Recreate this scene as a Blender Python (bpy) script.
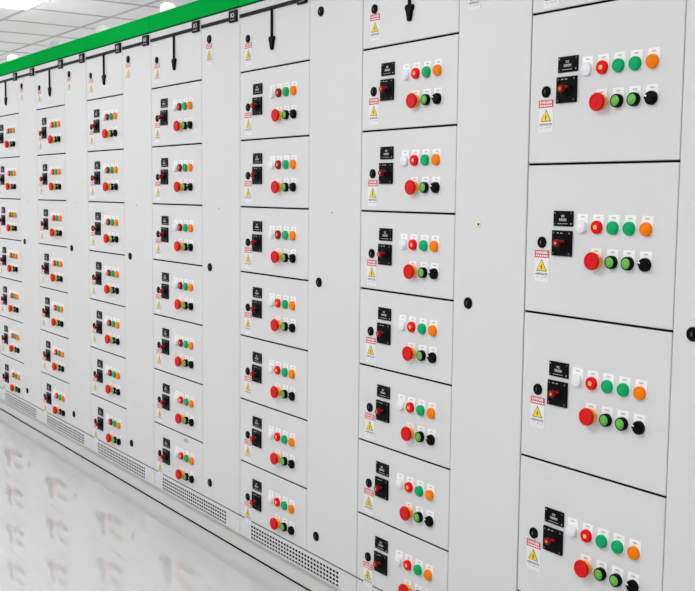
import bpy, math, random
from mathutils import Vector, Matrix
random.seed(7)
for o in list(bpy.data.objects): bpy.data.objects.remove(o, do_unlink=True)
scene = bpy.context.scene
COL = scene.collection

# ------------------------------------------------------------------ camera
F_PX, YAW, PITCH, ROLL = 1039.13, -0.9627, -0.0982, 0.0103
fw = Vector((math.sin(YAW)*math.cos(PITCH), math.cos(YAW)*math.cos(PITCH), math.sin(PITCH)))
rt = Vector((math.cos(YAW), -math.sin(YAW), 0)); up = rt.cross(fw)
r2 = rt*math.cos(ROLL) + up*math.sin(ROLL); u2 = -rt*math.sin(ROLL) + up*math.cos(ROLL)
cd = bpy.data.cameras.new('camera'); cam = bpy.data.objects.new('camera', cd); COL.objects.link(cam)
cd.sensor_fit = 'HORIZONTAL'; cd.sensor_width = 36.0; cd.lens = 36.0*F_PX/695.0
cd.clip_start = 0.05; cd.clip_end = 100
m = Matrix((r2, u2, -fw)).transposed().to_4x4(); m.translation = Vector((2.7507, -1.9632, 1.4418))
cam.matrix_world = m
scene.camera = cam

# ------------------------------------------------------------------ world, exposure
PANEL_STRENGTH = 3.0      # glow of the diffusers themselves
LAMP_W = {5: 4.6, 1: 23.0, 8: 18.0}      # watts of a lamp above the fronts, over the aisle, added unseen behind the cabinets
WORLD_STRENGTH = 0.3
w = bpy.data.worlds.new('world'); scene.world = w; w.use_nodes = True
w.node_tree.nodes['Background'].inputs[0].default_value = (0.95, 0.97, 1.0, 1)
w.node_tree.nodes['Background'].inputs[1].default_value = WORLD_STRENGTH
vs = scene.view_settings
vs.view_transform = 'Standard'; vs.look = 'None'; vs.gamma = 1.0; vs.use_curve_mapping = False
vs.exposure = 0.0

# ------------------------------------------------------------------ materials
def mat(name, col, rough=0.5, metal=0.0, noise=0.0, nscale=40.0, bump=0.0, bscale=400.0, emit=None, estr=0.0, coat=0.0, spec=0.5):
    m = bpy.data.materials.new(name); m.use_nodes = True
    nt = m.node_tree; b = nt.nodes['Principled BSDF']
    b.inputs['Base Color'].default_value = (*col, 1); b.inputs['Roughness'].default_value = rough
    b.inputs['Metallic'].default_value = metal; b.inputs['Specular IOR Level'].default_value = spec
    b.inputs['Coat Weight'].default_value = coat
    if emit: b.inputs['Emission Color'].default_value = (*emit, 1); b.inputs['Emission Strength'].default_value = estr
    if noise or bump: tc = nt.nodes.new('ShaderNodeTexCoord')
    if noise:
        n = nt.nodes.new('ShaderNodeTexNoise'); n.inputs['Scale'].default_value = nscale; n.inputs['Detail'].default_value = 4
        nt.links.new(tc.outputs['Object'], n.inputs['Vector'])
        r = nt.nodes.new('ShaderNodeMix'); r.data_type = 'RGBA'
        r.inputs[6].default_value = (*[c*(1-noise) for c in col], 1); r.inputs[7].default_value = (*[min(1, c*(1+noise)) for c in col], 1)
        nt.links.new(n.outputs['Fac'], r.inputs[0]); nt.links.new(r.outputs[2], b.inputs['Base Color'])
    if bump:
        n2 = nt.nodes.new('ShaderNodeTexNoise'); n2.inputs['Scale'].default_value = bscale; n2.inputs['Detail'].default_value = 2
        nt.links.new(tc.outputs['Object'], n2.inputs['Vector'])
        bp = nt.nodes.new('ShaderNodeBump'); bp.inputs['Strength'].default_value = bump; bp.inputs['Distance'].default_value = 0.001
        nt.links.new(n2.outputs['Fac'], bp.inputs['Height']); nt.links.new(bp.outputs['Normal'], b.inputs['Normal'])
    return m
M = dict(
 powder = mat('powder_coat_grey', (0.70, 0.70, 0.705), 0.42, noise=0.012, nscale=3, bump=0.05, bscale=700),
 carcass = mat('carcass_grey', (0.45, 0.45, 0.46), 0.6, noise=0.02, nscale=6),
 plinth = mat('plinth_grey', (0.68, 0.68, 0.67), 0.45, noise=0.02, nscale=4),
 gasket_and_shade = mat('black_gasket_and_shade', (0.004, 0.004, 0.005), 0.8, noise=0.1, spec=0.1),  # black of the seals and of the shadow line under the fascia
 vent_dark = mat('vent_backing', (0.006, 0.006, 0.006), 0.9, noise=0.1, spec=0.1),
 green = mat('green_enamel', (0.003, 0.41, 0.06), 0.4, noise=0.03, nscale=5, bump=0.03, spec=0.0),
 black = mat('black_plastic', (0.004, 0.004, 0.005), 0.35, noise=0.05, spec=0.05),
 blackmatt = mat('black_matt_plastic', (0.006, 0.006, 0.007), 0.5, noise=0.05, spec=0.05),
 rail = mat('dark_grey_rail', (0.016, 0.016, 0.018), 0.5, noise=0.06, spec=0.05),
 card = mat('white_card', (0.94, 0.94, 0.94), 0.5, noise=0.01),
 label_white = mat('label_white', (0.80, 0.80, 0.82), 0.5, noise=0.01),
 ink = mat('grey_ink', (0.40, 0.40, 0.42), 0.6, noise=0.03),
 redink = mat('rust_ink', (0.55, 0.22, 0.15), 0.6, noise=0.03),
 blackink = mat('black_ink', (0.02, 0.02, 0.025), 0.6, noise=0.03),
 signred = mat('sign_red', (0.62, 0.045, 0.06), 0.5, noise=0.03),
 signyellow = mat('sign_yellow', (0.90, 0.66, 0.02), 0.5, noise=0.03),
 engraved = mat('engraved_white', (0.62, 0.62, 0.62), 0.6, noise=0.03),
 lens_white = mat('white_lens', (0.83, 0.83, 0.88), 0.25, noise=0.01, spec=0.10),
 lens_red = mat('red_lens', (0.82, 0.006, 0.008), 0.3, noise=0.02, spec=0.10),
 lens_darkred = mat('dark_red_lens', (0.30, 0.008, 0.012), 0.3, noise=0.02, spec=0.10),
 lens_spot = mat('lit_lamp_spot', (0.95, 0.40, 0.16), 0.4, noise=0.02, emit=(1.0, 0.36, 0.14), estr=0.25),
 lens_spot_off = mat('amber_lamp_spot', (0.65, 0.32, 0.12), 0.4, noise=0.02),
 lens_green = mat('green_lens', (0.002, 0.40, 0.14), 0.3, noise=0.02, spec=0.10),
 lens_orange = mat('orange_lens', (0.92, 0.22, 0.001), 0.3, noise=0.02, spec=0.10),
 stop_red = mat('stop_button_red', (0.70, 0.010, 0.014), 0.4, noise=0.02, spec=0.10),
 stop_yellow = mat('stop_collar_yellow', (0.95, 0.42, 0.012), 0.4, noise=0.02),
 cap_green = mat('push_cap_green', (0.075, 0.50, 0.035), 0.35, noise=0.02),
 cap_mark = mat('push_cap_mark', (0.28, 0.30, 0.13), 0.5, noise=0.03),
 knob_red = mat('switch_grip_red', (0.29, 0.006, 0.009), 0.35, noise=0.03, spec=0.15),
 screw = mat('screw_grey', (0.18, 0.18, 0.19), 0.4, metal=0.5, noise=0.05),
 cream = mat('cream_sticker', (0.82, 0.78, 0.56), 0.6, noise=0.03),
 badge = mat('grey_badge', (0.42, 0.42, 0.42), 0.45, noise=0.03),
 fan = mat('cap_white', (0.70, 0.70, 0.70), 0.45, noise=0.01),
 tile = mat('ceiling_tile_white', (0.92, 0.92, 0.91), 0.85, noise=0.02, nscale=30, bump=0.1, bscale=120),
 tbar = mat('ceiling_bar_grey', (0.60, 0.60, 0.59), 0.6, noise=0.02),
 wall = mat('wall_paint_white', (0.70, 0.70, 0.69), 0.8, noise=0.015, nscale=4, bump=0.05),
 diffuser = mat('light_diffuser', (0.9, 0.9, 0.9), 0.5, noise=0.005, emit=(0.99, 0.99, 1.0), estr=PANEL_STRENGTH),
 frame = mat('light_frame_white', (0.82, 0.82, 0.82), 0.5, noise=0.01),
 floor = mat('glossy_epoxy_floor', (0.57, 0.57, 0.57), 0.015, noise=0.015, nscale=1.5),
)

# ------------------------------------------------------------------ mesh helpers
class MB:
    def __init__(s): s.v = []; s.f = []; s.mi = []; s.mats = []; s.sm = []
    def _m(s, k):
        if k not in s.mats: s.mats.append(k)
        return s.mats.index(k)
    def face(s, idx, k, smooth=False): s.f.append(tuple(idx)); s.mi.append(s._m(k)); s.sm.append(smooth)
    def quad(s, pts, k):
        n = len(s.v); s.v += [tuple(p) for p in pts]; s.face(range(n, n+len(pts)), k)
    def box(s, x0, x1, y0, y1, z0, z1, k, b=0.0):
        if b <= 0:
            n = len(s.v)
            s.v += [(x, y, z) for z in (z0, z1) for y in (y0, y1) for x in (x0, x1)]
            for q in ((0,2,3,1),(4,5,7,6),(0,1,5,4),(2,6,7,3),(0,4,6,2),(1,3,7,5)): s.face([n+i for i in q], k)
            return
        lo = (x0, y0, z0); hi = (x1, y1, z1); n = len(s.v); idx = {}
        for c in [(i, j, l) for i in (0,1) for j in (0,1) for l in (0,1)]:
            for ax in range(3):
                p = []
                for a in range(3):
                    e = hi[a] if c[a] else lo[a]
                    if a != ax: e += -b if c[a] else b
                    p.append(e)
                idx[(c, ax)] = len(s.v); s.v.append(tuple(p))
        ctr = [(lo[a]+hi[a])/2 for a in range(3)]
        def add(ids):
            P = [Vector(s.v[i]) for i in ids]; nrm = (P[1]-P[0]).cross(P[2]-P[0])
            cen = sum(P, Vector())/len(P) - Vector(ctr)
            s.face(ids if nrm.dot(cen) > 0 else ids[::-1], k)
        for ax in range(3):
            o1, o2 = [a for a in range(3) if a != ax]
            for sd in (0, 1):
                cs = []
                for (i, j) in ((0,0),(1,0),(1,1),(0,1)):
                    c = [0,0,0]; c[ax] = sd; c[o1] = i; c[o2] = j; cs.append(tuple(c))
                add([idx[(c, ax)] for c in cs])
            for (i, j) in ((0,0),(1,0),(1,1),(0,1)):
                c0 = [0,0,0]; c0[o1] = i; c0[o2] = j; c1 = list(c0); c1[ax] = 1
                c0, c1 = tuple(c0), tuple(c1)
                add([idx[(c0, o1)], idx[(c1, o1)], idx[(c1, o2)], idx[(c0, o2)]])
        for c in [(i, j, l) for i in (0,1) for j in (0,1) for l in (0,1)]:
            add([idx[(c, 0)], idx[(c, 1)], idx[(c, 2)]])
    def lathe(s, prof, keys, seg=24, cx=0.0, cz=0.0, axis='y', cy=0.0):
        """prof: (radius, distance out of the panel); revolved about the panel normal (-y), or about +z"""
        rings = []
        for r, d in prof:
            ring = []
            if r < 1e-6:
                s.v.append((cx, -d, cz) if axis == 'y' else (cx, cy, cz+d)); ring = [len(s.v)-1]*seg
            else:
                for q in range(seg):
                    a = 2*math.pi*q/seg
                    s.v.append((cx+r*math.cos(a), -d, cz+r*math.sin(a)) if axis == 'y' else (cx+r*math.cos(a), cy+r*math.sin(a), cz+d)); ring.append(len(s.v)-1)
            rings.append(ring)
        for i in range(len(rings)-1):
            k = keys if isinstance(keys, str) else keys[i]
            for q in range(seg):
                ids = [rings[i][q], rings[i][(q+1) % seg], rings[i+1][(q+1) % seg], rings[i+1][q]]
                out = []
                for t in ids:
                    if t not in out: out.append(t)
                if len(out) > 2: s.face(out, k, True)
    def prism(s, pts, d0, d1, k):
        """outline pts (x, z) extruded from d0 to d1 out of the panel (towards -y)"""
        n = len(s.v); L = len(pts)
        s.v += [(x, -d0, z) for x, z in pts] + [(x, -d1, z) for x, z in pts]
        s.face([n+L+i for i in range(L)], k); s.face([n+i for i in range(L)][::-1], k)
        for i in range(L): s.face([n+i, n+(i+1) % L, n+L+(i+1) % L, n+L+i], k)
    def flat(s, x0, x1, z0, z1, d, k): s.quad([(x0,-d,z0),(x1,-d,z0),(x1,-d,z1),(x0,-d,z1)], k)
    def tri(s, pts, d, k): s.quad([(x, -d, z) for x, z in pts], k)
    def text(s, txt, cx, cz, height, width, d, k):
        vs_, fs_ = text_geo(txt)
        xs = [v[0] for v in vs_]; zs = [v[1] for v in vs_]
        sx = width/(max(xs)-min(xs)); sz = height/(max(zs)-min(zs)); mx = (max(xs)+min(xs))/2; mz = (max(zs)+min(zs))/2
        n = len(s.v); s.v += [(cx+(x-mx)*sx, -d, cz+(z-mz)*sz) for x, z in vs_]
        for f in fs_: s.face([n+i for i in f], k)
    def mesh(s, name):
        me = bpy.data.meshes.new(name); me.from_pydata(s.v, [], s.f)
        for k in s.mats: me.materials.append(M[k])
        me.polygons.foreach_set('material_index', s.mi); me.polygons.foreach_set('use_smooth', s.sm)
        me.update(); return me
_tx = {}
def text_geo(txt):
    if txt not in _tx:
        c = bpy.data.curves.new('lettering', 'FONT'); c.body = txt; c.resolution_u = 1; c.offset = 0.03
        o = bpy.data.objects.new('lettering', c); COL.objects.link(o); bpy.context.view_layer.update()
        dg = bpy.context.evaluated_depsgraph_get(); me = o.evaluated_get(dg).to_mesh()
        vs_ = [(v.co.x, v.co.y) for v in me.vertices]
        fs_ = [tuple(p.vertices) if p.normal.z > 0 else tuple(p.vertices)[::-1] for p in me.polygons]
        o.evaluated_get(dg).to_mesh_clear(); bpy.data.objects.remove(o); bpy.data.curves.remove(c)
        _tx[txt] = (vs_, fs_)
    return _tx[txt]
def obj(name, me, parent=None, loc=(0,0,0), label=None):
    if isinstance(me, MB): me = me.mesh(name)
    o = bpy.data.objects.new(name, me); COL.objects.link(o); o.location = loc
    if parent is not None: o.parent = parent
    if label: o['label'] = label
    return o
def empty(name, loc, label, cat, group=None):
    o = bpy.data.objects.new(name, None); COL.objects.link(o); o.location = loc; o.empty_display_size = 0.1
    o['label'] = label; o['category'] = cat
    if group: o['group'] = group
    return o
def struct(o, label, cat): o['kind'] = 'structure'; o['label'] = label; o['category'] = cat; return o

# ------------------------------------------------------------------ the room
X0, X1, Y0, Y1, HC = -10.04, 4.36, -3.16, 2.84, 2.7056
b = MB(); b.box(X0-0.2, X1+0.2, Y0-0.2, Y1+0.2, -0.1, 0.0, 'floor')
struct(obj('floor', b), 'pale grey polished floor reflecting the row of cabinets', 'floor')
for nm, bx_, lb in (('wall_front', (X0-0.15, X1+0.15, Y0-0.15, Y0, 0, HC+0.1), 'plain white wall across the aisle facing the cabinets'),
                    ('wall_back', (X0-0.15, X1+0.15, Y1, Y1+0.15, 0, HC+0.1), 'plain white wall behind the cabinet row'),
                    ('wall_left', (X0-0.15, X0, Y0, Y1, 0, HC+0.1), 'plain white end wall beyond the farthest cabinet'),
                    ('wall_right', (X1, X1+0.15, Y0, Y1, 0, HC+0.1), 'plain white end wall beyond the nearest cabinet')):
    b = MB(); b.box(*bx_, 'wall'); struct(obj(nm, b), lb, 'wall')
ceil_root = bpy.data.objects.new('ceiling', None); COL.objects.link(ceil_root); ceil_root.location = (0, 0, HC)
struct(ceil_root, 'suspended ceiling of square white tiles in a grey grid', 'ceiling')
b = MB(); b.box(X0, X1, Y0, Y1, 0.03, 0.06, 'tile'); obj('ceiling_slab', b, ceil_root)
T = 0.6
nx, ny = round((X1-X0)/T), round((Y1-Y0)/T)
b = MB()
for i in range(nx+1): b.box(X0+i*T-0.009, X0+i*T+0.009, Y0, Y1, -0.002, 0.028, 'tbar')
for j in range(ny+1): b.box(X0, X1, Y0+j*T-0.009, Y0+j*T+0.009, -0.0015, 0.028, 'tbar')
obj('grid_bars', b, ceil_root)
lights = []       # (column, first row, rows in y)
for ci in (1, 5, 9, 13, 17, 21): lights.append((ci, 5, 1))
for ci in (1, 5, 9, 13, 17, 21): lights.append((ci, 1, 2))
for ci in (1, 5, 9, 13, 17, 21): lights.append((ci, 8, 1))  # unseen row added behind the cabinets to brighten the ceiling by bounce
lit = set()
for ci, rj, n in lights: lit |= {(ci, rj+q) for q in range(n)}
tb = MB(); g = 0.0105; tb.box(-T/2+g, T/2-g, -T/2+g, T/2-g, 0.0, 0.02, 'tile', 0.003); tile_me = tb.mesh('ceiling_tile')
for i in range(nx):
    for j in range(ny):
        if (i, j) not in lit: obj('ceiling_tile', tile_me, ceil_root, (X0+(i+0.5)*T, Y0+(j+0.5)*T, 0.003))
# light panels
e = 0.0145
def light_panel(h):
    fb = MB()
    fb.box(-T/2+e, T/2-e, -h+e, -h+e+0.02, 0, 0.03, 'frame'); fb.box(-T/2+e, T/2-e, h-e-0.02, h-e, 0, 0.03, 'frame')
    fb.box(-T/2+e, -T/2+e+0.02, -h+e+0.02, h-e-0.02, 0, 0.03, 'frame'); fb.box(T/2-e-0.02, T/2-e, -h+e+0.02, h-e-0.02, 0, 0.03, 'frame')
    db = MB(); db.box(-T/2+e+0.021, T/2-e-0.021, -h+e+0.021, h-e-0.021, -0.014, 0.025, 'diffuser')
    return fb.mesh('frame'), db.mesh('diffuser')
panels = {1: light_panel(T/2), 2: light_panel(T)}
order = ['leftmost', 'second', 'third', 'fourth', 'fifth', 'rightmost']
for n, (ci, rj, nr) in enumerate(lights):
    x, y = X0+(ci+0.5)*T, Y0+(rj+nr*0.5)*T
    if ci == 9 and rj == 5: lb = 'bright white ceiling light panel at the top left corner'
    elif rj == 8: lb = 'added unseen ceiling light panel behind the cabinet row, %s along the row' % order[n-12]
    elif rj == 5: lb = 'square white ceiling light panel above the cabinet fronts, %s along the row' % order[n]
    else: lb = 'long white ceiling light panel over the middle of the aisle, %s along the row' % order[n-6]
    r = empty('ceiling_light', (x, y, HC-0.004), lb, 'ceiling light', 'ceiling lights over the aisle' if rj == 1 else 'ceiling lights above the cabinet fronts' if rj == 5 else 'added unseen ceiling lights behind the cabinets')
    obj('frame', panels[nr][0], r); obj('diffuser', panels[nr][1], r)
    ld = bpy.data.lights.new('lamp', 'AREA'); ld.shape = 'RECTANGLE'; ld.size = 0.52; ld.size_y = 0.52+(nr-1)*T; ld.energy = LAMP_W[rj]; ld.color = (0.99, 0.99, 1.0)
    lo = bpy.data.objects.new('lamp', ld); COL.objects.link(lo); lo.parent = r; lo.location = (0, 0, -0.016)

# ------------------------------------------------------------------ shared small fittings (origin on the panel face)
def lock_plug_me(r=0.0148):
    b = MB(); b.lathe([(r, 0), (r, 0.0035), (r*0.88, 0.005), (r*0.62, 0.005), (r*0.58, 0.0035), (r*0.42, 0.0035), (r*0.40, 0.0055), (0, 0.006)], 'black', 20)
    b.box(-0.001, 0.001, -0.0068, -0.005, -r*0.3, r*0.3, 'screw'); return b.mesh('lock_plug')
plug_me = lock_plug_me(); lock_me = lock_plug_me(0.0165)
def warning_me(wd=0.051, h=0.083):
    b = MB(); b.box(-wd/2, wd/2, -0.0008, 0, -h, 0, 'label_white')
    b.flat(-wd/2, wd/2, -0.24*h, -0.005*h, 0.0012, 'signred')
    b.text('DANGER', 0, -0.078*h, 0.092*h, wd*0.84, 0.0015, 'card')
    b.flat(-wd*0.42, wd*0.42, -0.205*h, -0.155*h, 0.0015, 'card')
    for q in range(5): b.flat(-wd*0.34+q*wd*0.155, -wd*0.30+q*wd*0.155, -0.205*h, -0.155*h, 0.0017, 'signred')
    zt, zb, hw = -0.285*h, -0.665*h, wd*0.37
    b.tri([(-hw, zb), (hw, zb), (0, zt)], 0.0011, 'blackink')
    k = 0.86; zc = (zt+2*zb)/3
    b.tri([(-hw*k, zc+(zb-zc)*k), (hw*k, zc+(zb-zc)*k), (0, zc+(zt-zc)*k)], 0.0014, 'signyellow')
    u = wd/0.052
    b.tri([(0.0020*u, zc+0.0100*u), (-0.0034*u, zc-0.0010*u), (-0.0002*u, zc-0.0005*u), (0.0032*u, zc+0.0030*u), (0.0006*u, zc+0.0032*u)], 0.0017, 'blackink')
    b.tri([(-0.0002*u, zc-0.0005*u), (0.0032*u, zc+0.0030*u), (0.0010*u, zc-0.0042*u), (0.0022*u, zc-0.0040*u), (-0.0004*u, zc-0.0078*u), (-0.0016*u, zc-0.0036*u), (-0.0004*u, zc-0.0040*u)], 0.0018, 'blackink')
    b.text('415VOLTS', 0, -0.755*h, 0.078*h, wd*0.86, 0.0012, 'blackink')
    for x0, x1 in ((-0.36, -0.20), (-0.06, 0.16), (0.22, 0.38)): b.flat(wd*x0, wd*x1, -0.865*h, -0.845*h, 0.0012, 'ink')
    return b.mesh('warning_label')
warn_me = warning_me()
def nameplate_me():
    b = MB(); b.box(-0.0335, 0.0335, -0.004, 0, -0.0195, 0.0195, 'black', 0.001)
    for x, z in ((-0.028, 0.014), (0.028, -0.013)): b.lathe([(0.0018, 0.004), (0.0016, 0.0046), (0, 0.0047)], 'engraved', 8, x, z)
    for x, z in ((-0.028, -0.014), (0.028, 0.014)): b.lathe([(0.0018, 0.004), (0.0016, 0.0046), (0, 0.0047)], 'screw', 8, x, z)
    for x0, x1 in ((-0.0055, -0.0010), (0.0005, 0.0050)):                    # engraved index, too small to read
        b.flat(x0, x1, 0.0035, 0.0050, 0.0043, 'engraved'); b.flat(x0, x0+0.0014, 0.0035, 0.0090, 0.0044, 'engraved'); b.flat(x0, x1, 0.0076, 0.0090, 0.0043, 'engraved')
    for q in range(5):
        x0 = -0.0125+q*0.0052
        b.flat(x0, x0+0.0013, -0.0065, 0.0, 0.0044, 'engraved'); b.flat(x0+0.0028, x0+0.0040, -0.0065, 0.0, 0.0044, 'engraved'); b.flat(x0, x0+0.0040, -0.0040 if q % 2 else -0.0012, -0.0026 if q % 2 else 0.0, 0.0043, 'engraved')
    for q in range(7): b.flat(-0.018+q*0.0050, -0.0145+q*0.0050, -0.0138, -0.0124, 0.0043, 'engraved')
    return b.mesh('nameplate')
name_me = nameplate_me()
def switch_plate_me():
    b = MB(); b.box(-0.0340, 0.0340, -0.006, 0, -0.0325, 0.0325, 'black', 0.0012)
    for x in (-0.027, 0.027):
        for z in (-0.026, 0.026): b.lathe([(0.0024, 0.006), (0.0022, 0.0067), (0, 0.0067)], 'screw', 8, x, z)
    for x0, x1 in ((-0.016, -0.009), (-0.004, 0.004)): b.flat(x0, x1, 0.0252, 0.0268, 0.0063, 'engraved')
    b.flat(-0.002, 0.006, 0.0095, 0.0106, 0.0063, 'signred')
    b.flat(0.011, 0.014, 0.0060, 0.0072, 0.0063, 'engraved')
    b.lathe([(0.0185, 0.006), (0.0180, 0.009), (0.0150, 0.0100), (0, 0.0100)], 'blackmatt', 24)
    return b.mesh('switch_plate')
swp_me = switch_plate_me()
def switch_grip_me():
    b = MB(); b.lathe([(0.0088, 0.0), (0.0085, 0.006), (0.0, 0.006)], 'blackmatt', 16)
    b.lathe([(0.0080, 0.006), (0.0092, 0.008), (0.0092, 0.016), (0.0080, 0.0180), (0.0045, 0.0185), (0.0040, 0.0172), (0, 0.0172)],
            ['knob_red', 'knob_red', 'knob_red', 'knob_red', 'knob_red', 'lens_spot_off'], 16)
    b.box(-0.004, 0.017, -0.009, -0.002, 0.0020, 0.0075, 'knob_red', 0.0012)
    return b.mesh('switch_grip')
grip_me = switch_grip_me()
def card_me(ink):
    b = MB(); b.box(-0.0172, 0.0172, -0.0009, 0, -0.042, 0, 'card')
    for q in range(3): b.flat(-0.0062+q*0.0043, -0.0027+q*0.0043, -0.0078, -0.0056, 0.0012, ink)
    b.flat(-0.0062, 0.0062, -0.0088, -0.0082, 0.0012, ink)
    return b.mesh('button_card')
card = card_me('ink'); card_rust = card_me('redink')
LENS = [(0.0163, 0), (0.0165, 0.003), (0.0164, 0.0065), (0.0155, 0.0085), (0.0138, 0.0096), (0.0112, 0.0072), (0.0102, 0.0080), (0.0056, 0.0096), (0, 0.0100)]
def light_me(k, spot=None):
    b = MB(); keys = [k]*8
    if spot: keys[6] = k; keys[7] = spot
    b.lathe(LENS, keys, 28); return b.mesh('indicator_light')
light = dict(white=light_me('lens_white'), red=light_me('lens_red', 'lens_spot'), dark=light_me('lens_darkred', 'lens_spot_off'), green=light_me('lens_green'), orange=light_me('lens_orange'))
def stop_me():
    b = MB(); b.lathe([(0.0135, 0.006), (0.0145, 0.009), (0.0205, 0.012), (0.0225, 0.0150), (0.0225, 0.0190), (0.0210, 0.0220), (0.0185, 0.0230), (0.0160, 0.0212), (0.0100, 0.0220), (0, 0.0224)], 'stop_red', 32)
    return b.mesh('stop_button')
stop = stop_me()
b = MB(); b.lathe([(0.0182, 0), (0.0184, 0.003), (0.0176, 0.0075), (0.0120, 0.0085)], 'stop_yellow', 28); collar = b.mesh('stop_collar')
b = MB(); b.lathe([(0.0162, 0), (0.0163, 0.008), (0.0157, 0.0115), (0.0146, 0.0125), (0.0128, 0.0125), (0.0124, 0.0105)], 'black', 28); ring_me = b.mesh('push_ring')
b = MB(); b.lathe([(0.0126, 0.009), (0.0126, 0.0120), (0.0116, 0.0132), (0.0, 0.0136)], 'cap_green', 28)
b.flat(-0.0038, 0.0038, -0.0045, 0.0045, 0.0139, 'cap_mark'); b.flat(-0.0016, 0.0016, -0.0030, 0.0030, 0.0141, 'lens_spot_off'); cap_me = b.mesh('push_cap')
def selector_me():
    b = MB(); b.lathe([(0.0162, 0), (0.0163, 0.006), (0.0157, 0.0088), (0.0140, 0.0096), (0, 0.0096)], 'black', 28)
    pts = []
    a0 = math.radians(150); hw = 0.0075; L = 0.0128
    for px, pz in ((-L*0.9, -hw), (L*0.9, -hw), (L, 0), (L*0.9, hw), (-L*0.9, hw), (-L, 0)):
        pts.append((px*math.cos(a0)-pz*math.sin(a0), px*math.sin(a0)+pz*math.cos(a0)))
    b.prism(pts, 0.0096, 0.0140, 'black')
    c, s_ = math.cos(a0), math.sin(a0)
    q = []
    for px, pz in ((L*0.55, -0.0018), (L*0.98, -0.0018), (L*0.98, 0.0018), (L*0.55, 0.0018)): q.append((px*c-pz*s_, px*s_+pz*c))
    b.prism(q, 0.0100, 0.0144, 'card')
    return b.mesh('selector_knob')
selector = selector_me()
def handle_me():
    b = MB()
    out = [(-0.0075, 0), (0.0075, 0), (0.0190, -0.003), (0.0205, -0.012), (0.0150, -0.021), (0.0110, -0.036), (0.0085, -0.046), (0.0050, -0.050), (-0.0050, -0.050), (-0.0085, -0.046), (-0.0110, -0.036), (-0.0150, -0.021), (-0.0205, -0.012), (-0.0190, -0.003)]
    b.prism(out[::-1], 0.0, 0.006, 'blackmatt')
    ins = [(x*0.72, -0.024+(z+0.024)*0.78) for x, z in out]; b.prism(ins[::-1], 0.006, 0.009, 'blackmatt')
    return b.mesh('pull_handle')
handle = handle_me()
b = MB(); b.box(-0.0045, 0.0045, -0.008, 0, -0.112, 0, 'blackmatt', 0.0015); rod_me = b.mesh('pull_rod')
def tag_me(txt):
    b = MB(); b.box(-0.030, 0.030, -0.009, 0, -0.0225, 0.0225, 'rail', 0.0015)
    b.text(txt, 0.003, 0.003, 0.017, 0.028, 0.0094, 'engraved')
    b.flat(-0.016, 0.018, -0.0150, -0.0135, 0.0094, 'engraved'); return b.mesh('rail_tag')
tag_k1, tag_k3 = tag_me('K1'), tag_me('K3')
b = MB(); b.lathe([(0.0030, 0), (0.0028, 0.0012), (0, 0.0012)], 'screw', 10); speck_me = b.mesh('door_screw')
b = MB(); b.lathe([(0.0105, 0), (0.0105, 0.0007), (0, 0.0007)], 'cream', 20); b.lathe([(0.0036, 0.0008), (0.0032, 0.0016), (0, 0.0016)], 'rail', 12); sticker_me = b.mesh('round_sticker')
b = MB(); n_ = 16; b.prism([(0.022*math.cos(2*math.pi*q/n_), 0.0085*math.sin(2*math.pi*q/n_)) for q in range(n_)], 0, 0.002, 'badge'); badge_me = b.mesh('oval_badge')
b = MB(); b.lathe([(0.038, 0), (0.038, 0.132), (0.035, 0.140), (0.026, 0.150), (0.022, 0.153), (0, 0.154)], 'fan', 24, axis='z')
b.lathe([(0.055, 0), (0.055, 0.012), (0.036, 0.016)], 'fan', 24, axis='z'); cap_top_me = b.mesh('roof_cap')

# ------------------------------------------------------------------ cabinets
def Z(u): return (u+0.47)*0.8
SEPS = [Z(u) for u in (1.9, 1.5787, 1.2615, 0.9478, 0.6359, 0.322, 0.0107, -0.2742)]
SEPS_A = [Z(u) for u in (1.9145, 1.432, 0.9468, 0.459, -0.0173, -0.2742)]
ZV0, ZTOP, ZFAS = 0.082, 2.141, 2.216
BEV, TH = 0.0018, 0.018
G = 0.0030          # half of the gap between drawers

def panel(name, x0, x1, z0, z1, parent, label=None):
    """a door or drawer front; its origin is at the top left corner of the opening"""
    b = MB(); b.box(0, x1-x0, 0, TH, -(z1-z0), 0, 'powder', BEV)
    return obj(name, b, parent, (x0, 0, z1), label)

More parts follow.
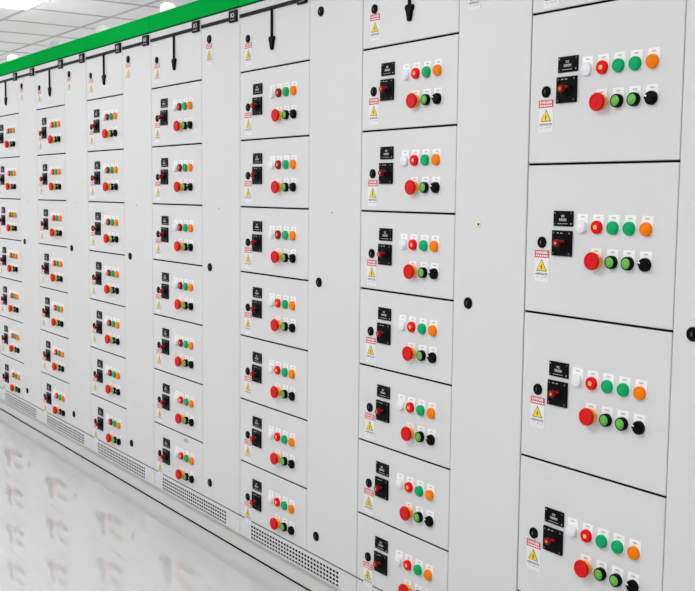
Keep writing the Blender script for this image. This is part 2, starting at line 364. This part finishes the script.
def fit_drawer(d, kind, w, row, dx):
    big = kind == 'big'
    oz = -0.116 if big else -0.049
    if big: ox = 0.0975; lo = 0.0
    else: ox = 0.103; lo = 0.0
    obj('nameplate', name_me, d, (ox+0.0345, 0, oz-0.0195))
    obj('switch_plate', swp_me, d, (ox+0.0325, 0, oz-0.0825), 'black rotary switch plate')
    obj('switch_grip', grip_me, d, (ox+0.0325, -0.0100, oz-0.0815), 'red switch grip')
    obj('lock_plug', plug_me, d, (ox-0.039, 0, oz-0.083))
    obj('warning_label', warn_me, d, (ox-0.0385, 0, oz-0.103), 'white warning label with red band and yellow triangle')
    if big:
        xs = [0.196, 0.246, 0.296, 0.346, 0.396]; cols = ['white', 'red', 'green', 'green', 'orange']; z1, z2 = -0.154, -0.237; lows = ['stop', 'push', 'push', 'sel']
    else:
        xs = [0.230+dx, 0.279+dx, 0.330+dx, 0.380+dx]; cols = ['white', row, 'green', 'orange']; z1, z2 = -0.094, -0.175; lows = ['stop', 'push', 'sel']
    for x, c in zip(xs, cols):
        obj('button_card', card_rust if c == 'orange' else card, d, (x, 0, z1+0.0315))
        obj('indicator_light', light[c], d, (x-0.001, -0.0009, z1), {'white': 'white', 'red': 'lit red', 'dark': 'dark red', 'green': 'green', 'orange': 'orange'}[c]+' indicator light')
    for x, c in zip(xs[1:], lows):
        obj('button_card', card, d, (x-(0.003 if c == 'stop' else 0.001), 0, z2+0.0315))
        if c == 'stop':
            obj('stop_collar', collar, d, (x-0.0015, -0.0009, z2), 'yellow collar'); obj('stop_button', stop, d, (x-0.0015, -0.0009, z2), 'red mushroom emergency stop button')
        elif c == 'push':
            obj('push_ring', ring_me, d, (x, -0.0009, z2), 'black button ring'); obj('push_cap', cap_me, d, (x, -0.0009, z2), 'green button cap')
        else: obj('selector_knob', selector, d, (x, -0.0009, z2), 'black selector knob')

def vent_panel(x0, x1, parent):
    b = MB(); z0, z1 = 0.083, 0.155; W = x1-x0
    vx0, vx1 = 0.088, min(W-0.1, 0.703); nc, nr = 30, 4
    px = (vx1-vx0)/nc; sw = px*0.72
    pz = 0.0148; sh = 0.0090; vz0 = 0.089-z0
    xs = [0]; hx = []
    for i in range(nc): hx.append(len(xs)-1+1); xs += [vx0+i*px, vx0+i*px+sw]
    xs.append(W)
    zs = [0]; hz = []
    for j in range(nr): hz.append(len(zs)); zs += [vz0+j*pz, vz0+j*pz+sh]
    zs.append(z1-z0)
    hxs, hzs = set(hx), set(hz); nX = len(xs)
    for z in zs:
        for x in xs: b.v.append((x, 0, z))
    for j in range(len(zs)-1):
        for i in range(nX-1):
            if i in hxs and j in hzs:
                xa, xb, za, zb = xs[i], xs[i+1], zs[j], zs[j+1]; D = 0.0012
                b.quad([(xa,0,za),(xb,0,za),(xb,D,za),(xa,D,za)], 'powder'); b.quad([(xa,0,zb),(xa,D,zb),(xb,D,zb),(xb,0,zb)], 'powder')
                b.quad([(xa,0,za),(xa,D,za),(xa,D,zb),(xa,0,zb)], 'powder'); b.quad([(xb,0,za),(xb,0,zb),(xb,D,zb),(xb,D,za)], 'powder')
                continue
            a = j*nX+i; b.face([a, a+1, a+1+nX, a+nX], 'powder')
    h = z1-z0
    b.quad([(0,0,h),(W,0,h),(W,TH,h),(0,TH,h)], 'powder'); b.quad([(0,0,0),(0,TH,0),(W,TH,0),(W,0,0)], 'powder')
    b.quad([(0,0,0),(0,0,h),(0,TH,h),(0,TH,0)], 'powder'); b.quad([(W,0,0),(W,TH,0),(W,TH,h),(W,0,h)], 'powder')
    v = obj('vent_panel', b, parent, (x0, 0, z0), 'slotted ventilation panel')
    bb = MB(); bb.box(0.02, W-0.02, 0.010, 0.014, 0.003, h-0.003, 'vent_dark'); obj('vent_backing', bb, v)

def rail_strip(door, x0, x1, ztop):
    b = MB(); b.box(x0, x1, -0.006, 0, -0.0065, 0.0065, 'rail', 0.001); obj('name_rail', b, door, (0, 0, 2.106-ztop), 'dark grey label rail')

def cabinet(xL, W, wd, label, kind='small', gl=0.0018, dark=(), cable_label=True, cable_x=0.565, sticker=False, badge=False, cap_dx=0.0):
    root = empty('control_cabinet', (xL, 0, 0), label, 'cabinet', 'row of control cabinets')
    b = MB(); b.box(0.001, W-0.001, TH+0.0005, 0.62, ZV0, ZTOP+0.03, 'carcass'); obj('body', b, root)
    b = MB(); b.box(0.0003, W-0.0003, 0.022, 0.60, 0.005, ZV0-0.0005, 'plinth'); obj('plinth', b, root, label='grey plinth')
    b = MB(); b.box(0, W, 0.019, 0.60, 0.0, 0.0045, 'gasket_and_shade'); obj('floor_strip', b, root, label='black strip along the floor')
    vent_panel(gl, W-gl, root)
    # seals showing as black lines between the drawers
    seps = SEPS_A if kind == 'big' else SEPS
    for z in seps:
        b = MB(); b.box(gl, (wd if z != seps[-1] else W-gl)-0.001, 0.004, TH, z-G+0.0002, z+G-0.0002, 'gasket_and_shade'); obj('seal_and_shade_strip', b, root)
    xr = wd-0.0012
    # top door with pull handle
    t = panel('top_door', gl, xr, seps[0]+G, ZTOP, root)
    zt = ZTOP
    obj('lock_plug', plug_me, t, (0.063, 0, 2.016-zt)); obj('warning_label', warn_me, t, (0.0655, 0, 2.0005-zt), 'white warning label with red band and yellow triangle')
    rail_strip(t, 0.004, wd-0.06, zt); obj('rail_tag', tag_k1, t, (wd-0.043, 0, 2.113-zt))
    obj('pull_rod', rod_me, t, (0.242, 0, 2.107-zt)); obj('pull_handle', handle, t, (0.242, 0, 2.006-zt), 'black pull handle')
    for i in range(len(seps)-1):
        d = panel('drawer', gl, xr, seps[i+1]+G, seps[i]-G, root)
        if kind == 'big' and i == 4: continue
        row = 'dark' if (i+1) in dark else 'red'
        fit_drawer(d, kind, wd, row, (wd-0.466)*0.55)
        if badge and i == 6: obj('oval_badge', badge_me, d, (0.334, 0, -0.006-0.012), 'small grey oval badge')
    # cable compartment door
    c = panel('cable_door', wd+0.0012, W-gl, seps[-1]+G, ZTOP, root)
    co = -(wd+0.0012)
    rail_strip(c, 0.004, W-wd-0.065, zt); obj('rail_tag', tag_k3, c, (W-wd-0.047, 0, 2.113-zt))
    obj('lock_plug', lock_me, c, (cable_x+co, 0, 2.050-zt))
    if cable_label: obj('warning_label', warn_me, c, (cable_x+co-0.002, 0, 2.033-zt), 'white warning label with red band and yellow triangle')
    obj('door_lock', lock_me, c, (cable_x+co, 0, 1.134-zt)); obj('door_lock', lock_me, c, (cable_x+co-0.006, 0, 0.230-zt))
    if sticker: obj('round_sticker', sticker_me, c, (0.569+co, 0, 1.359-zt), 'cream round sticker')
    else: obj('door_screw', speck_me, c, (cable_x+0.077+co, 0, 1.376-zt))
    # green fascia and the shadow line drawn under it
    b = MB(); b.box(0.0018, W-0.0018, -0.006, 0.03, ZTOP+0.0045, ZFAS, 'green', 0.0012); obj('fascia', b, root, label='green top fascia')
    b = MB(); b.box(0.0008, W-0.0008, 0.002, TH, ZTOP+0.0003, ZTOP+0.0043, 'gasket_and_shade'); obj('seal_and_shade_strip', b, root)  # black strip standing in for the shadow line below the fascia
    obj('roof_cap', cap_top_me, root, (W/2+cap_dx, 0.245, ZTOP+0.05), 'white roof cap')
    b = MB(); b.box(0.001, W-0.001, 0.03, 0.62, ZTOP+0.0305, ZTOP+0.05, 'powder'); obj('roof_plate', b, root)
    return root

cabinet(0.7558, 0.800, 0.4806, 'nearest grey control cabinet at the right, with large drawers of nine buttons each', 'big', gl=0.0024, cable_x=0.537)
cabinet(0.0, 0.7558, 0.4663, 'grey control cabinet with a round cream sticker on its door, left of the large-drawer cabinet', sticker=True, cable_x=0.533)
cabinet(-0.8054, 0.8054, 0.4923, 'grey control cabinet with no warning label on its tall side door', dark=(1, 2, 3), cable_label=False, cable_x=0.564)
cabinet(-1.6219, 0.8165, 0.4943, 'grey control cabinet with a grey oval badge above its lowest row of lamps', dark=(1, 2, 3, 4, 5), cable_x=0.566, badge=True)
cabinet(-2.4112, 0.7893, 0.4680, 'grey control cabinet fifth from the right, its lamps dark red in every drawer', dark=(1, 2, 3, 4, 5, 6, 7), cable_x=0.538, cap_dx=0.05)
cabinet(-3.2, 0.7888, 0.4666, 'narrow looking grey control cabinet, first with a whole drawer column from the left edge', cable_x=0.545)
cabinet(-4.0, 0.8, 0.4802, 'grey control cabinet cut off by the left edge of the picture', cable_x=0.55)
cabinet(-4.8, 0.8, 0.4802, 'farthest control cabinet, only its white roof cap showing at the far left', cable_x=0.55)
